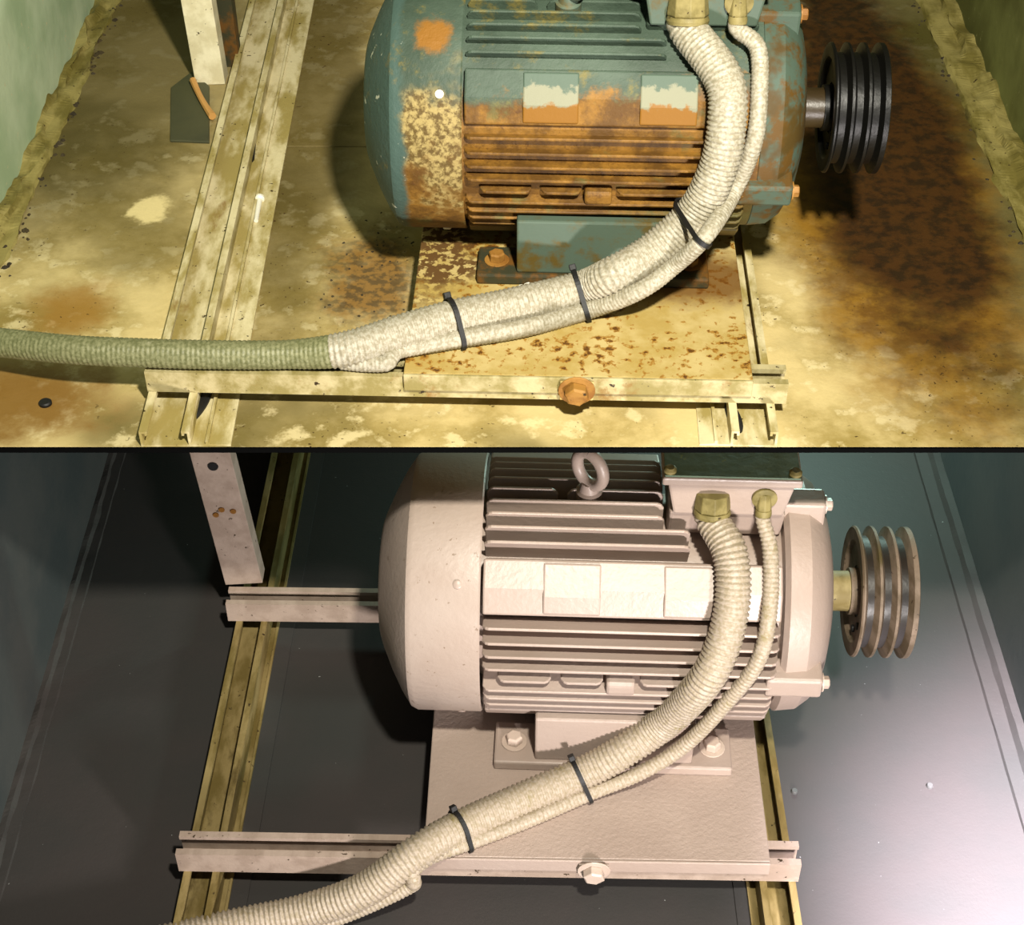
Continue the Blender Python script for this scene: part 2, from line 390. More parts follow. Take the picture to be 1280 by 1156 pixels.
# ------------------------------------------------------------------ frames of channel rails
def chan(wd, h, t=0.0028, lip=0.009, ret=0.006):
    a = [(wd / 2, 0), (wd / 2, h), (wd / 2 - lip, h), (wd / 2 - lip, h - ret), (wd / 2 - lip + t, h - ret), (wd / 2 - lip + t, h - t), (wd / 2 - t, h - t), (wd / 2 - t, t)]
    return a + [(-u, v) for u, v in reversed(a)]
def channel(name, A, B, wd, h, mat, parent=None):
    A = Vector(A); B = Vector(B); d = (B - A).normalized(); U = Vector((d.y, -d.x, 0)).normalized()
    o = Vector((0, 0, 0)) if not parent else Vector(parent.location)
    return MB().prism(chan(wd, h), A - o, B - o, U, (0, 0, 1)).build(name, mat, parent)
def ext(A, B, yb, yf):
    """extend line A-B to y = yb and y = yf"""
    d = (B - A) / (B.y - A.y); return A + d * (yf - A.y), A + d * (yb - A.y)
def rail(z0, pa, pb, yf, yb, wd, mat, side, label, rh, fl, js):
    A, B = ext(gp(*pa, z0 + rh), gp(*pb, z0 + rh), yb, yf); A.z = B.z = z0
    r = empty('channel_rail', A)
    channel('channel', A, B, wd, rh, mat, r)
    d = (B - A).normalized(); U = Vector((d.y, -d.x, 0)) * side; Z = Vector((0, 0, 1)); O = Vector((0, 0, 0)); L = B - A
    g = wd / 2
    MB().prism([(g, 0), (g + fl, 0), (g + fl, .003), (g, .003)], O, L, U, Z).build('base_flange', mat, r)
    MB().prism([(g + fl, 0), (g + fl + .0035, 0), (g + fl + .0035, .008), (g + fl, .008)], O, L, U, Z).build('upstand', mat, r)
    MB().prism([(g + fl + .0035, 0), (g + fl + js, 0), (g + fl + js, .0025), (g + fl + .0035, .004)], O, L, U, Z).build('joint_strip', mat if z0 else M['floor'], r)
    tag(r, label, 'rail'); return r, A, B, U

# ------------------------------------------------------------------ the motor
def hexprof(rad, h):
    return rad, h
def hex_bolt(o, d, rad, h, washer=True):
    mb = MB()
    if washer: mb.along(o, d, [(0, rad * 1.5), (0.002, rad * 1.5)], 20)
    b0 = 0.002 if washer else 0
    mb.along(Vector(o), d, [(b0, rad), (b0 + h * .85, rad), (b0 + h, rad * .8)], 6)
    return mb
OFFS = (18.2, 25, 31.5, 38.2)
def motor(loc, rz, k, a0, mats, label, box_dz, box_dy, core=.122):
    root = empty('electric_motor', loc, rz, k); tag(root, label, 'motor')
    mc, mf = mats['cast'], mats['fan']
    fc = MB().revolve([(-.040, .150), (-.034, .169), (-.036, .171), (-.118, .171), (-.126, .167), (-.138, .149), (-.152, .122), (-.165, .092), (-.169, .080), (-.170, .070), (-.170, .0)], 72).build('fan_cover', mf, root, smooth=28)
    for aa in (a0, a0 - 88):
        al = R(aa); d = Vector((0, -math.cos(al), math.sin(al)))
        MB().along(Vector((-.062, 0, 0)) + d * .170, d, [(0, .0055), (.0022, .0055), (.003, .004)], 14).build('cover_screw', mats['screw'], fc, smooth=True)
    MB().revolve([(-.037, 0), (-.037, core), (.345, core), (.345, 0)], 64).build('stator_frame', mc, root, smooth=28)
    # cooling fins
    def fin_mesh(x0, x1, name='cooling_fin'):
        r0, r1 = .119, .172; n = 5; c = .008
        pr = [(x0, r0), (x0, r1 - c), (x0 + c * .5, r1 - c * .25), (x0 + c, r1), (x1 - c, r1), (x1 - c * .4, r1 - c * .3), (x1, r1 - c), (x1, r0)]
        mb = MB(); vs_ = []
        for sgn in (-1, 1):
            for x, r in pr:
                t = .0042 if r < .15 else .0021
                vs_.append((x, -r, sgn * t))
        q = len(pr)
        mb.add(vs_, [tuple(range(q)), tuple(range(2 * q - 1, q - 1, -1))] + [(i, (i + 1) % q, q + (i + 1) % q, q + i) for i in range(q)])
        return mb.mesh(name, mc)
    full = fin_mesh(-.031, .334); mid = fin_mesh(-.031, .222); short = fin_mesh(-.031, .190)
    segA = fin_mesh(-.031, .058); segB = fin_mesh(.070, .190); segC = fin_mesh(-.012, .055); segD = fin_mesh(.067, .120); segE = fin_mesh(.166, .334); tail = fin_mesh(.300, .334)
    def put(me, a):
        o = bpy.data.objects.new('cooling_fin', me); col.objects.link(o); o.parent = root; o.rotation_euler.x = -R(a)
        b = o.modifiers.new('bevel', 'BEVEL'); b.width = .0013; b.segments = 2; b.limit_method = 'ANGLE'; b.angle_limit = R(40)
    for q in range(4):
        for off in OFFS:
            for s in (-1, 1):
                a = a0 + 90 * q + s * off; rel = (a - a0) % 360
                if 17 < rel < 26: me = mid
                elif 26 < rel < 150: me = short
                else: me = full
                put(me, a)
    for rel in (45, 135, 225, 315):
        if rel == 45: put(segA, a0 + rel); put(segB, a0 + rel)
        elif rel == 315: put(segC, a0 + rel); put(segD, a0 + rel); put(segE, a0 + rel)
        elif rel == 135: put(short, a0 + rel)
        else: put(full, a0 + rel)
    # wide mounting pads between the fin groups, each with two raised plates
    for q in range(4):
        a = R(a0 + 90 * q); Rd = Vector((0, -math.cos(a), math.sin(a))); Tn = Vector((0, math.sin(a), math.cos(a)))
        xe = .334 if q != 1 else .19
        prof = [(-.036, .118), (-.036, .163), (-.003, .1735), (.033, .1665), (.033, .118)]
        pad = MB().prism(prof, Vector((-.031, 0, 0)), Vector((xe, 0, 0)), Tn, Rd).build('mounting_pad', mc, root, bevel=.0025)
        if q == 0:
            pp = [(-.0335, .158), (-.0335, .1665), (-.012, .1755), (.029, .1705), (.029, .158)]
            for x0, x1 in ((.043, .113), (.190, .262)):
                MB().prism(pp, Vector((x0, 0, 0)), Vector((x1, 0, 0)), Tn, Rd).build('raised_plate', mats.get('plate_face', mc), pad, bevel=.002)
    # cast boss between the fins
    a = R(a0 - 47.5); Rd = Vector((0, -math.cos(a), math.sin(a))); Tn = Vector((0, math.sin(a), math.cos(a)))
    MB().prism([(-.012, .119), (-.012, .170), (-.009, .174), (.009, .174), (.012, .170), (.012, .119)], Vector((.124, 0, 0)), Vector((.160, 0, 0)), Tn, Rd).build('cast_boss', mc, root, bevel=.004)
    # drive end
    MB().revolve([(.340, 0), (.340, .150), (.346, .159), (.372, .156), (.388, .144), (.402, .118), (.409, .090), (.412, .060), (.414, .045), (.414, 0)], 64).build('end_bell', mats.get('bell', mc), root, smooth=28)
    for rel in (45, 135, 225, 315):
        a = R(a0 + rel); Rd = Vector((0, -math.cos(a), math.sin(a))); Tn = Vector((0, math.sin(a), math.cos(a)))
        lg = MB().prism([(-.020, .135), (-.016, .170), (.016, .170), (.020, .135)], Vector((.322, 0, 0)), Vector((.392, 0, 0)), Tn, Rd).build('bell_lug', mats.get('bell', mc), root, bevel=.004)
        hex_bolt(Vector((.392, 0, 0)) + Rd * .157, (1, 0, 0), .008, .008).build('lug_bolt', mats['bolt'], lg)
    MB().revolve([(.405, 0), (.405, .0265), (.474, .0265), (.474, 0)], 32).build('shaft', mats['shaft'], root, smooth=True)
    al = R(75)
    # pulley with three belt grooves
    pr = .0865; x0 = .447
    prof = [(x0 + .030, .0), (x0 + .030, .030), (x0 + .007, .034), (x0 + .007, .064), (x0 + .001, .068), (x0, .073), (x0, pr - .002), (x0 + .002, pr)]
    xg = x0 + .004
    for g in range(3):
        prof += [(xg, pr), (xg + .005, pr - .0135), (xg + .013, pr - .0135), (xg + .018, pr)]; xg += .0215
    prof += [(xg + .003, pr), (xg + .004, pr - .002), (xg + .004, 0)]
    pu = MB().revolve(prof, 72).build('pulley', mats['pulley'], root, smooth=25)
    MB().revolve([(x0 - .004, .0), (x0 - .004, .031), (x0 + .03, .031), (x0 + .03, 0)], 32).build('hub', mats['pulley'], pu, smooth=True)
    for t in (200, 236):
        a = R(t); c = Vector((x0 + .0065, .05 * math.cos(a), .05 * math.sin(a)))
        MB().along(c, (-1, 0, 0), [(0, .005), (.003, .005)], 12).build('balance_plug', M['black'], pu)
    xg = x0 + .004
    for g in range(3):
        MB().revolve([(xg + .0047, pr - .0130), (xg + .0133, pr - .0130)], 72).build('belt_groove', mats['groove'], pu, smooth=True)
        xg += .0215
    # cast feet
    zb = -.186
    for s in (-1, 1):
        ft = MB()
        ya, yb = sorted((s * .166, s * .096))
        ft.box(-.018, .296, ya, yb, zb, zb + .016)
        fo = ft.build('foot', mats['foot'], root, bevel=.003)
        ya, yb = sorted((s * .160, s * .070))
        MB().box(.036, .243, ya, yb, zb + .016, zb + .098).build('foot_web', mats.get('web', mats['foot']), fo, bevel=.003)
        for x in (.008, .271):
            hex_bolt((x, s * .131, zb + .016), (0, 0, 1), .0115, .012).build('foot_bolt', mats['bolt'], fo, bevel=.0008)
    # terminal box on the shoulder
    t = .229 + box_dz; b = .165 + box_dz; yf = box_dy; yk = .105
    MB().prism([(yf + .02, .125), (yf + .004, b), (yk, b), (yk - .02, .125)], Vector((.196, 0, 0)), Vector((.338, 0, 0)), (0, 1, 0), (0, 0, 1)).build('box_pedestal', mc, root, bevel=.004)
    bx = MB().frustum([(.200, yf, b), (.334, yf, b), (.334, yk, b), (.200, yk, b)], [(.190, yf - .002, t - .012), (.344, yf - .002, t - .012), (.344, yk, t - .012), (.190, yk, t - .012)]).build('terminal_box', mats['box'], root, bevel=.003)
    MB().box(.183, .351, yf - .007, yk + .006, t - .012, t).build('box_lid', mats['box'], bx, bevel=.0025)
    MB().box(.186, .348, yf - .004, yk + .003, t, t + .0025).build('lid_sheet', mats['lid'], bx)
    for x in (.192, .342):
        for y in (yf + .004, yk - .004):
            MB().along((x, y, t + .002), (0, 0, 1), [(0, .008), (.004, .008), (.007, .005)], 16).build('lid_screw', mats['screw_lid'], bx, smooth=True)
    # lifting eye on the crown
    a = R(a0 + 45); Rd = Vector((0, -math.cos(a), math.sin(a)))
    mb = MB(); c = Vector((.097, 0, 0)) + Rd * .207; e1 = Rd; e2 = Vector((math.cos(R(42)), -math.sin(R(42)), 0)); e2 = (e2 - e1 * e2.dot(e1)).normalized()
    pts = [c + (e1 * math.cos(q) * 1.15 + e2 * math.sin(q)) * .0215 for q in [2 * math.pi * i / 40 for i in range(41)]]
    mb.tube(pts, [.0078] * 41, 14)
    ey = mb.build('lifting_eye', mats['eye'], root, smooth=60)
    MB().along(Vector((.097, 0, 0)) + Rd * .155, Rd, [(0, .017), (.016, .017), (.018, .013), (.030, .010)], 20).build('eye_shank', mats['eye'], ey, smooth=30)
    return root
def loc_pt(root, p):
    m = Matrix.LocRotScale(root.location, root.rotation_euler, root.scale); return m @ Vector(p)

# lower, cream-painted motor
LH = 0.036
ZPL = RAILH + LH + 0.006
A = gp(640, 727, 0.0); zs = ZPL + .186; YS = gp(640, 727, zs).y
YAW = R(-2.2)
mats_low = dict(cast=M['cream'], fan=M['cream_pit'], screw=M['cream'], bolt=M['bolt_cream'], shaft=M['shaft_low'], pulley=M['pulley_low'], groove=M['groove'], foot=M['cream'], box=M['cream'], lid=M['lid_green'], screw_lid=M['brass'], eye=M['cream'])
mlow = motor((0.0, YS, zs), YAW, 1.0, 43.5, mats_low, 'clean cream-painted electric motor with finned body under the deck edge', 0.011, -.05)
# upper, rusted teal motor
UH = 0.028
ZPU = DECK + URH + UH + 0.006
KU = 0.888
zu = ZPU + .186 * KU; YU = gp(640, 127, zu).y
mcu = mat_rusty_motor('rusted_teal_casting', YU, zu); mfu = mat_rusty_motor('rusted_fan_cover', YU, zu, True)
tealm = NT('grimy_teal_paint'); _n = tealm.noise(22, 5, 0.65); _c = tealm.mix(tealm.step(_n, 0.50, 0.68), (76, 91, 77), (88, 72, 28)); tealm.bump(_n, 0.3, 0.002); M['teal'] = tealm.done(_c, 0.55, 0, 0.35)
footm = NT('dark_oily_foot_iron'); _n = footm.noise(30, 5, 0.65); _c = footm.mix(footm.step(_n, 0.42, 0.62), (52, 52, 34), (100, 66, 22)); footm.bump(_n, 0.3, 0.002); M['foot_up'] = footm.done(_c, 0.6, 0, 0.3)
btm = NT('rust_streaked_teal_paint'); _n = btm.noise(26, 6, 0.68); _c = btm.mix(btm.step(_n, 0.44, 0.58), (68, 84, 71), (84, 60, 20)); _c = btm.mix(btm.step(btm.noise(12, 4, .6), .52, .62), _c, (70, 54, 20)); btm.bump(_n, 0.35, 0.002); M['teal_rust'] = btm.done(_c, 0.6, 0, 0.3)
pfm = NT('pale_scraped_teal_paint'); _x, _y, _z = pfm.xyz(); _n = pfm.noise(60, 4, 0.65); _zz = pfm.math('ADD', _z, pfm.math('MULTIPLY', pfm.math('SUBTRACT', _n, 0.5), 0.03))
_c = pfm.mix(pfm.step(_zz, zu + .086, zu + .090), (122, 122, 100), (72, 88, 74)); _c = pfm.mix(pfm.step(_zz, zu + .074, zu + .069), _c, (124, 84, 22)); pfm.bump(_n, 0.3, 0.002); M['plate_face'] = pfm.done(_c, 0.6, 0, 0.3)
mats_up = dict(cast=mcu, fan=mfu, screw=M['white'], bolt=M['bolt_rust'], shaft=M['shaft_up'], pulley=M['pulley_black'], groove=M['pulley_black'], foot=M['foot_up'], web=M['teal'], box=M['teal'], lid=M['teal'], screw_lid=M['brass'], eye=M['teal'], bell=M['teal_rust'], plate_face=M['plate_face'])
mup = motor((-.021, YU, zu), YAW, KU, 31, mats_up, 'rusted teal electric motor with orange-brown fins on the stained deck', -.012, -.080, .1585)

# ------------------------------------------------------------------ lower frame
yb_l = gp(300, 566, 0).y + 0.35
RL, RA, RB, _ = rail(0, (240, 1150), (312, 790), 0.9, yb_l, 0.046, M['rail_low'], 1, 'olive-grimed channel rail on the dark floor below the drilled post', RAILH, .008, .026)
RR2, RC, RD, _ = rail(0, (976, 1130), (942, 895), 0.9, yb_l, 0.046, M['rail_low'], -1, 'olive-grimed channel rail on the dark floor beneath the pulley end of the cream motor', RAILH, .008, .020)
# cross channels on the rails
zc = RAILH
a = gp(222, 1053, zc + LH); b = gp(1000, 1066, zc + LH); a.z = b.z = zc
cf = channel('cross_channel', a, b, 0.036, LH, M['strut_low']); tag(cf, 'pinkish-grey cross channel carrying the front of the cream motor plate', 'channel')
cfa, cfb = a, b
a = gp(284, 744, zc + LH); b = gp(960, 752, zc + LH); a.z = b.z = zc
cr = channel('cross_channel', a, b, 0.036, LH, M['strut_low']); tag(cr, 'pinkish-grey cross channel running behind the cream motor at the post foot', 'channel')
cra, crb = a, b
def base_plate(zt, ca, cb, pl, pr_, y_back, mat, label, lip, tx, boltmat, tabmat, lipmat):
    """pl, pr_: pixels of the front corners; a folded front lip and a hex bolt with tab"""
    A = gp(*pl, zt); B = gp(*pr_, zt)
    for q in (A, B): q.y = ca.y + (cb.y - ca.y) * (q.x - ca.x) / (cb.x - ca.x) - .0185
    d = (B - A).normalized(); n = Vector((-d.y, d.x, 0)); L = (B - A).length
    r = empty('base_plate', (A.x, A.y, zt - .006)); r.rotation_euler.z = math.atan2(d.y, d.x); tag(r, label, 'plate')
    dep = y_back - (A.y + B.y) / 2
    MB().box(0, L, 0, dep, 0, .006).build('top_sheet', mat, r, bevel=.0015)
    MB().box(0, L, -.004, 0, -lip + .006, .006).build('front_lip', lipmat, r, bevel=.0012)
    t = (tx - pl[0]) / (pr_[0] - pl[0]) * L
    tb = MB().box(t - .019, t + .019, -.007, -.004, -lip - .001, .003).build('bolt_tab', tabmat, r, bevel=.001)
    hex_bolt((t, -.007, -lip * .5 + .003), (0, -1, -.1), .0140, .012).build('hex_bolt', boltmat, tb, bevel=.0008)
    return r
base_plate(ZPL, cfa, cfb, (529, 1070), (963, 1077), cra.y + .015, M['plate_low'], 'cream sheet base plate bolted under the clean motor', .022, 743, M['bolt_cream'], M['plate_low'], M['cream'])

# post from the rear channel up to the deck
def post(foot, top, wd, dpt, mat, label, holes, name='support_post'):
    foot = Vector(foot); top = Vector(top); r = empty(name, foot); tag(r, label, 'post')
    d = (top - foot); n = d.normalized(); U = Vector((1, 0, 0)); U = (U - n * U.dot(n)).normalized(); V = Vector((0, 1, 0)); V = (V - n * V.dot(n)).normalized()
    t = .0035; w2 = wd / 2
    prof = [(-w2, 0), (w2, 0), (w2, dpt), (w2 - t, dpt), (w2 - t, t), (-w2 + t, t), (-w2 + t, dpt), (-w2, dpt)]
    web = MB().prism(prof, Vector((0, 0, 0)), d, U, V).build('channel_web', mat, r, bevel=.001)
    for u, s, rad in holes:
        c = n * s + U * u
        MB().along(c - V * .0006, -V, [(0, rad), (.0012, rad * .96)], 16).build('bolt_hole' if rad > .006 else 'rivet', M['black'] if rad > .006 else M['bolt_rust'], r)
    return r
ft = gp(305, 730, ZPL - .006); tp = gy(262, 566, ft.y - .0); 
tpz = DECK - .006
k_ = (tpz - ft.z) / (tp.z - ft.z); tp = ft + (tp - ft) * k_; tp.z = tpz
post(ft, tp, .056, .030, M['strut_low'], 'pale channel post with drilled hole standing on the rear cross channel', [(0.0, (gy(259, 583, ft.y) - ft).length, .0075), (-.014, (gy(266, 644, ft.y) - ft).length, .0045), (-.004, (gy(273, 637, ft.y) - ft).length, .0045), (.012, (gy(284, 639, ft.y) - ft).length, .0045)])

# ------------------------------------------------------------------ upper frame
rail(DECK, (214, 500), (326, 30), YE, YB - .1, 0.056, M['rail_up'], 1, 'flaking cream channel rail on the stained deck beside the white post', URH, .016, .028)
rail(DECK, (944, 540), (912, 300), YE, YB - .1, 0.052, M['rail_up'], -1, 'flaking cream channel rail on the stained deck below the black pulley', URH, .014, .020)
zc = DECK + URH
a = gp(184, 453, zc + UH); b = gp(984, 468, zc + UH); a.z = b.z = zc
cu = channel('cross_channel', a, b, 0.036, UH, M['rail_dull']); tag(cu, 'flaking cream cross channel under the rust-spotted plate', 'channel')
cua, cub = a, b
ybu = YU + .17
a = Vector((gp(505, 290, ZPU).x, ybu, zc)); b = Vector((a.x + .40, ybu, zc))
cb_ = channel('cross_channel', Vector((-.155, ybu, zc)), Vector((.22, ybu, zc)), 0.036, UH, M['rail_up'])
tag(cb_, 'cream cross channel hidden behind the rusted motor', 'channel')
base_plate(ZPU, cua, cub, (504, 468), (942, 477), ybu + .015, M['plate_up'], 'rust-spotted cream base plate bolted under the rusted motor', .022, 722, M['bolt_rust'], M['plate_up'], M['rail_dull'])

# white post, strap and flat green patch beside the rail
ft = gp(263, 106, DECK); tp = gy(245, 0, ft.y); k_ = (2.25 - DECK) / (tp.z - DECK); tp = ft + (tp - ft) * k_
pr_ = post(ft, tp, .045, .034, M['post_up'], 'flaking white post standing on the deck by the cream rail', [])
f2 = gp(289, 84, DECK); post(f2, Vector((f2.x - .006, f2.y + .01, 2.25)), .026, .03, M['foot_up'], 'dark brown upright added as the dark side and gap of the white post', [])  # added upright, stands in for the white post's dark side and gap
p = [gp(213, 178, DECK), gp(262, 180, DECK), gp(262, 110, DECK), gp(240, 92, DECK), gp(214, 112, DECK)]
o = MB().add([(q.x, q.y, DECK) for q in p] + [(q.x, q.y, DECK + .004) for q in p], [(4, 3, 2, 1, 0), (5, 6, 7, 8, 9)] + [(i, (i + 1) % 5, 5 + (i + 1) % 5, 5 + i) for i in range(5)]).build('flat_patch', M['patch'], bevel=.001)  # thin dark green sheet laid flat on the deck
tag(o, 'dark green flat patch lying at the white post foot', 'mat')
pts, rr = catmull([gp(241, 100, DECK + .012), gp(249, 118, DECK + .010), gp(258, 134, DECK + .008), gp(266, 146, DECK + .0075)], [.005, .0045, .005, .006], .004)
tag(MB().tube(pts, rr, 8).build('bent_strap', M['strap'], smooth=True), 'bent orange-brown strap lying on the green patch', 'strap')
# black discs standing for holes by the rails, black sliver for a dark gap
def disc(px, py, z, rx, ry, rz, name, label, cat, group=None, mat='black'):
    c = gp(px, py, z); mb = MB(); n = 24; vs_ = []
    for h, s in ((0, 1), (.003, 1), (.0045, .8)):
        for k in range(n):
            t = 2 * math.pi * k / n; vs_.append((rx * s * math.cos(t), ry * s * math.sin(t), h))
    fs = [tuple(range(n - 1, -1, -1)), tuple(2 * n + k for k in range(n))]
    for i in range(2):
        for k in range(n): fs.append((i * n + k, i * n + (k + 1) % n, (i + 1) * n + (k + 1) % n, (i + 1) * n + k))
    o = mb.add(vs_, fs).build(name, M[mat], smooth=True); o.location = c; o.rotation_euler.z = rz
    return tag(o, label, cat, group)
disc(249, 508, DECK + .003, .0085, .034, R(-14), 'hole_disc', 'black oval disc in place of a hole on the rail flange by the green hose', 'hole')
disc(917, 522, DECK + .003, .0075, .028, R(10), 'hole_disc', 'black oval disc in place of a hole on the rail flange beneath the rust-spotted plate', 'hole')
q = [gp(300, 222, DECK + .003), gp(318, 200, DECK + .003), gp(322, 160, DECK + .003), gp(311, 164, DECK + .003)]  # flat black sliver put where the rail shows a dark gap
o = MB().frustum([(v.x, v.y, DECK + .003) for v in q], [(v.x, v.y, DECK + .006) for v in q]).build('dark_gap', M['black']); tag(o, 'thin black sliver in place of the dark gap beside the cream rail', 'gap')
disc(57, 505, DECK, .0075, .0075, 0, 'deck_plug', 'small black round plug set in the rust-stained deck', 'plug')
# white screw lying on the joint strip
a = gp(325, 247, DECK + .007); b = gp(320, 276, DECK + .007); d = b - a
tag(MB().along(a, d, [(0, .0065), (.004, .0065), (.006, .0035), (d.length, .003)], 12).build('loose_screw', M['white'], smooth=30), 'loose white screw lying on the joint strip beside the rail', 'screw')
for px, py, lb in ((993, 990, 'small round rivet in the lower floor close beside the channel rail'), (1162, 983, 'small round rivet in the bright lower floor away from the rail, below the pulley')):
    disc(px, py, 0, .0045, .0045, 0, 'floor_rivet', lb, 'rivet', 'rivets in the lower floor', 'kerb_low')

# ------------------------------------------------------------------ conduits
def ribbed(pts, rr, pitch_n, amp):
    return [r * (1 + amp * (1 if (i % pitch_n) < pitch_n / 2 else -1)) for i, r in enumerate(rr)]
def resolve(way, U):
    out = []; rad = []
    for px, py, how, r in way:
        if how == 'c': p = gcyl(px, py, U[0], U[1], U[2] + r + .002)
        elif isinstance(how, tuple): p = gy(px, py, how[0])
        else: p = gp(px, py, how)
        out.append(p); rad.append(r)
    return out, rad
def gland(parent, root, x, z, y, r0, mat, collar):
    """hex gland screwed into the front face of the terminal box, tilted down"""
    o = loc_pt(root, (x, y, z)); d = Vector((0, -.30, -.95)).normalized(); o2 = o - d * .006
    if collar: MB().along(o - Vector((0, .0, 0)), (0, -1, 0), [(-.004, r0 * 1.75), (.004, r0 * 1.75), (.005, r0 * 1.5)], 28).build('gland_collar', mat, parent, smooth=30)
    MB().along(o2, d, [(0, r0 * 1.05), (.020, r0 * 1.15), (.024, r0 * 1.0)], 8).build('gland_nut', mat, parent, bevel=.001)
    MB().along(o2 + d * .022, d, [(0, r0 * 1.12), (.004, r0 * 1.18), (.008, r0 * 1.12)], 24).build('gland_ring', mat, parent, smooth=30)
    return o, o2 + d * .026, d
def conduit(way, U, root, gx, gz, gyy, r0, label, mat, gmat, pitch, amp, sleeve=None, collar=False):
    base = empty('flexible_conduit', (0, 0, 0)); tag(base, label, 'conduit')
    o, e, d = gland(base, root, gx, gz, gyy, r0, gmat, collar)
    P, rad = resolve(way, U)
    P = [e, e + d * .010] + P; rad = [r0, r0] + rad
    pts, rr = catmull(P, rad, pitch / 4)
    if sleeve:
        cut = min(range(len(pts)), key=lambda i: (pts[i] - sleeve[0]).length)
        MB().tube(pts[cut:], ribbed(pts[cut:], [r * sleeve[2] for r in rr[cut:]], 4, amp * .6), 20).build('green_sleeve', sleeve[1], base, smooth=70)
        ph = pts[:cut + 4]; rh = rr[:cut + 4]
    else: ph, rh = pts, rr
    MB().tube(ph, ribbed(ph, rh, 4, amp), 20).build('ribbed_hose', mat, base, smooth=70)
    return pts, rr
U_low = (YS, zs, .173); U_up = (YU, zu, .173 * KU)
zp = ZPL; RB_ = .0212; RS_ = .0098
wl = [(912, 690, 'c', RB_), (916, 745, 'c', RB_), (904, 805, 'c', RB_), (878, 855, 'c', RB_), (830, 903, .185, RB_), (772, 943, .140, RB_), (722, 969, .114, RB_), (650, 1000, zp + RB_, RB_), (575, 1034, zp + RB_, RB_), (520, 1066, .100, RB_), (455, 1112, .060, RB_), (380, 1139, .030, RB_), (290, 1158, RB_, RB_), (150, 1190, RB_, RB_), (40, 1215, RB_, RB_)]
big_l, bl_r = conduit(wl, U_low, mlow, .246, .206, -.051, .0195, 'thick beige ribbed conduit from the cream motor to the dark floor', M['hose_low'], M['brass'], .0066, .05)
wl = [(963, 690, 'c', RS_), (962, 760, 'c', RS_), (948, 825, 'c', RS_), (906, 880, 'c', RS_), (855, 932, .150, RS_), (800, 966, .113, RS_), (738, 991, zp + RS_ + .004, RS_), (660, 1025, zp + RS_, RS_), (586, 1053, zp + RS_, RS_), (540, 1070, zp + RS_, RS_), (516, 1088, .086, RS_), (517, 1101, .074, RS_), (512, 1106, .062, RS_ * 1.1), (478, 1124, .045, RS_), (420, 1148, .020, RS_), (350, 1170, RS_, RS_), (240, 1200, RS_, RS_)]
sm_l, sl_r = conduit(wl, U_low, mlow, .308, .208, -.051, .0088, 'thin beige conduit strapped along the thick one on the cream motor', M['hose_low'], M['brass'], .0056, .045, collar=True)
zp = ZPU; RB_ = .0215; RS_ = .0098
wu = [(905, 100, 'c', RB_), (908, 160, 'c', RB_), (896, 215, 'c', RB_), (868, 268, .795, RB_ * 1.05), (818, 314, .752, RB_ * 1.05), (770, 342, .732, RB_ * 1.02), (725, 362, zp + RB_ * 1.12, RB_), (640, 383, zp + RB_ * 1.06, RB_), (568, 398, zp + RB_ * 1.05, RB_), (500, 417, zp + RB_, RB_), (435, 436, zp + RB_ * .85, RB_ * .95), (360, 443, zp - .006 + .0165, .0165), (250, 443, zp - .006 + .0165, .0165), (180, 441, zp - .006 + .0165, .0165), (90, 437, zp - .008 + .0165, .0165), (0, 428, zp - .02 + .0165, .0168), (-80, 420, DECK + .04, .0168), (-150, 415, DECK + .024, .0168)]
sl = gp(415, 440, zp + .02)
big_u, bu_r = conduit(wu, U_up, mup, .246, .199 - .012, -.082, .0205, 'thick whitewashed ribbed conduit from the rusted motor along the deck', M['hose_up'], M['brass'], .0056, .035, (sl, M['hose_green'], 1.0))
wu = [(947, 60, 'c', RS_), (949, 120, 'c', RS_), (942, 180, 'c', RS_), (917, 240, 'c', RS_), (882, 295, .800, RS_), (842, 333, .752, RS_), (800, 363, .726, RS_ * 1.05), (735, 388, zp + RS_ * 1.2, RS_ * 1.1), (655, 410, zp + RS_ * 1.1, RS_ * 1.1), (572, 424, zp + RS_ * 1.1, RS_ * 1.1), (520, 434, zp + RS_, RS_), (496, 439, zp + RS_, RS_), (488, 447, zp + RS_ - .001, RS_), (482, 454, zp + RS_ - .004, RS_ * .95), (455, 455, zp + RS_ - .006, RS_ * .9), (425, 452, zp + RS_ - .006, RS_ * .9)]
sm_u, su_r = conduit(wu, U_up, mup, .308, .200 - .012, -.082, .0092, 'thin whitewashed conduit strapped along the thick one on the rusted motor', M['hose_up'], M['brass'], .0045, .025, collar=True)

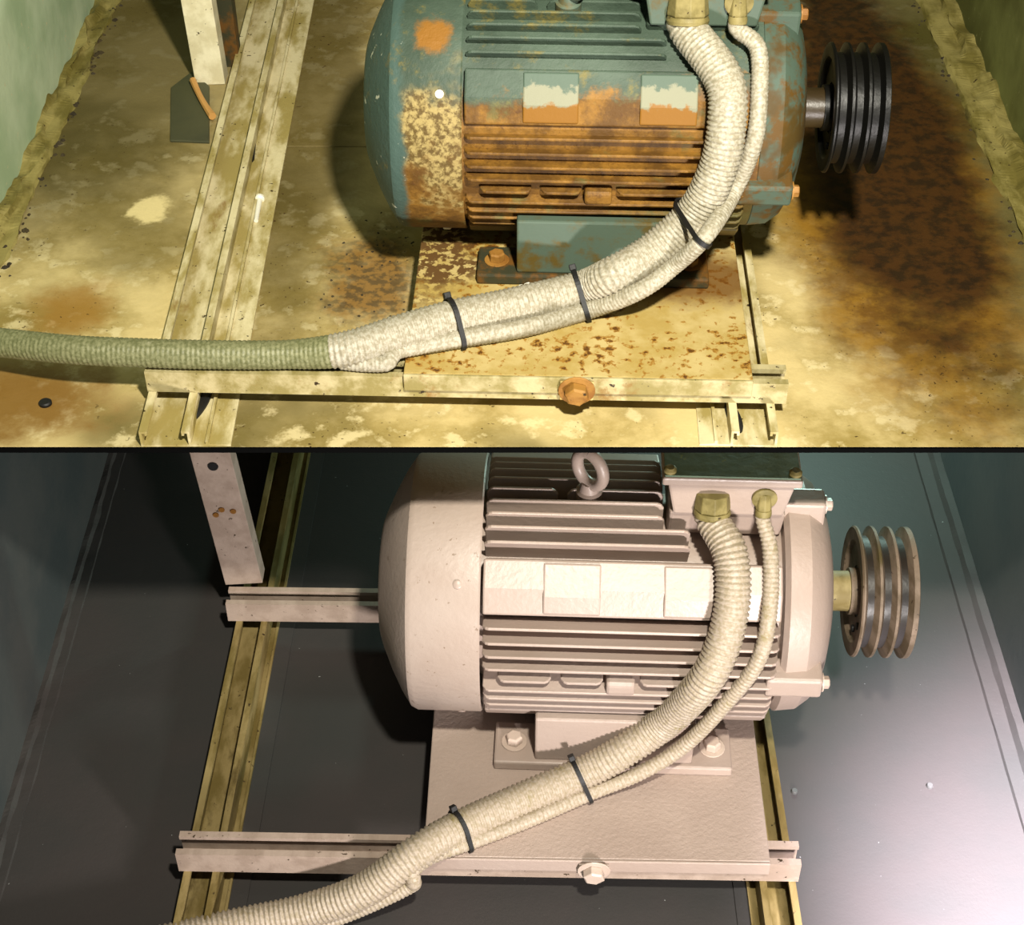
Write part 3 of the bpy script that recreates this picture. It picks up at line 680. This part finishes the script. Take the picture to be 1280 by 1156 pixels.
# ------------------------------------------------------------------ cable ties
def cable_tie(px, py, big, rb, small, rs, label):
    best = None; i = min(range(len(big)), key=lambda k: proj_d(big[k], px, py))
    T = (big[min(i + 2, len(big) - 1)] - big[max(i - 2, 0)]).normalized(); C1 = big[i]
    j = min(range(len(small)), key=lambda k: abs((small[k] - C1).dot(T)) + 0.3 * (small[k] - C1).length); C2 = small[j]; C2 = C2 - T * (C2 - C1).dot(T)
    r1 = rb[i] * 1.07 + .0008; r2 = rs[j] * 1.07 + .0008
    u = (C2 - C1); D = max(u.length, 1e-4); u.normalize(); v = T.cross(u)
    cs = max(-1, min(1, (r1 - r2) / D)); ph = math.acos(cs); loop = []
    for k in range(25):
        t = ph + (2 * math.pi - 2 * ph) * k / 24; loop.append(C1 + (u * math.cos(t) + v * math.sin(t)) * r1)
    for k in range(13):
        t = -ph + 2 * ph * k / 12; loop.append(C2 + (u * math.cos(t) + v * math.sin(t)) * r2)
    n = len(loop); hw = .0028; th = .0016; mid = sum(loop, Vector()) / n; vs_ = []
    for s1 in (-1, 1):
        for s2 in (0, 1):
            for p in loop: vs_.append(p + T * (hw * s1) + (p - mid).normalized() * (th * s2) - C1)
    fs = []
    for k in range(n):
        k2 = (k + 1) % n
        for a, b in ((0, 1), (1, 3), (3, 2), (2, 0)): fs.append((a * n + k, a * n + k2, b * n + k2, b * n + k))
    r = empty('cable_tie', C1); tag(r, label, 'cable tie')
    MB().add(vs_, fs).build('band', M['black'], r)
    up = (-u * .75 + Vector((0, 0, .6))); up = (up - T * up.dot(T)).normalized(); c = up * (r1 + .003); w_ = T.cross(up)
    MB().prism([(-.0045, -.0035), (.0045, -.0035), (.0045, .0045), (-.0045, .0045)], c - T * .004, c + T * .004, w_, up).build('head', M['black'], r, bevel=.001)
def proj_d(p, px, py):
    q = p - CO; f = Vector((0, math.cos(PITCH), -math.sin(PITCH))); dn = Vector((0, -math.sin(PITCH), -math.cos(PITCH))); z = q.dot(f)
    return (W / 2 + F * q.x / z - px) ** 2 + (H / 2 + F * q.dot(dn) / z - py) ** 2
cable_tie(866, 270, big_u, bu_r, sm_u, su_r, 'black cable tie around the white conduits beside the rusted fins')
cable_tie(726, 366, big_u, bu_r, sm_u, su_r, 'black cable tie around the white conduits in front of the rusted motor foot')
cable_tie(567, 402, big_u, bu_r, sm_u, su_r, 'black cable tie on the white conduits nearest the green hose')
cable_tie(724, 968, big_l, bl_r, sm_l, sl_r, 'black cable tie on the beige conduits by the cream motor foot')
cable_tie(574, 1033, big_l, bl_r, sm_l, sl_r, 'black cable tie on the beige conduits over the cream plate edge')

# white plaster crumbs by the rusted motor foot
for px, py, r, lb in ((660, 333, .006, 'largest'), (673, 340, .0045, 'middle-sized'), (652, 340, .004, 'smallest')):
    mb = MB(); mb.along((0, 0, 0), (0, 0, 1), [(0, r), (r * .5, r * 1.1), (r * 1.0, r * .7), (r * 1.2, r * .3)], 9)
    mb.v = [(x * rnd.uniform(.8, 1.25), y * rnd.uniform(.8, 1.25), z) for x, y, z in mb.v]
    o = mb.build('plaster_crumb', M['white']); p = gp(px, py, ZPU); o.location = (p.x, min(p.y, YU - .155), ZPU)
    tag(o, lb + ' white plaster crumb beside the rusted motor foot', 'crumb', 'plaster crumbs at the rusted foot')

# dark crumbs of mortar along the kerb and over the deck
mb = MB()
def crumb(x, y, z, r):
    k = 5; vs_ = [(x + r * rnd.uniform(.6, 1.3) * math.cos(2 * math.pi * i / k), y + r * rnd.uniform(.6, 1.6) * math.sin(2 * math.pi * i / k), z) for i in range(k)] + [(x, y, z + r * rnd.uniform(.5, 1.0))]
    mb.add(vs_, [tuple(range(k - 1, -1, -1))] + [(i, (i + 1) % k, k) for i in range(k)])
for i in range(150):
    crumb(XL + .034 + rnd.gauss(0, .006), rnd.uniform(YE + .05, 2.9), DECK, rnd.uniform(.0015, .0055))
for i in range(60):
    crumb(XR - .058 + rnd.gauss(0, .006), rnd.uniform(YE + .05, 2.9), DECK, rnd.uniform(.0015, .0045))
for i in range(90):
    crumb(rnd.uniform(-.24, -.11), rnd.uniform(1.46, 1.85), DECK, rnd.uniform(.0008, .0024))
tag(mb.build('mortar_crumbs', M['debris']), 'dark crumbs of mortar scattered along the deck kerbs', 'debris', kind='stuff')
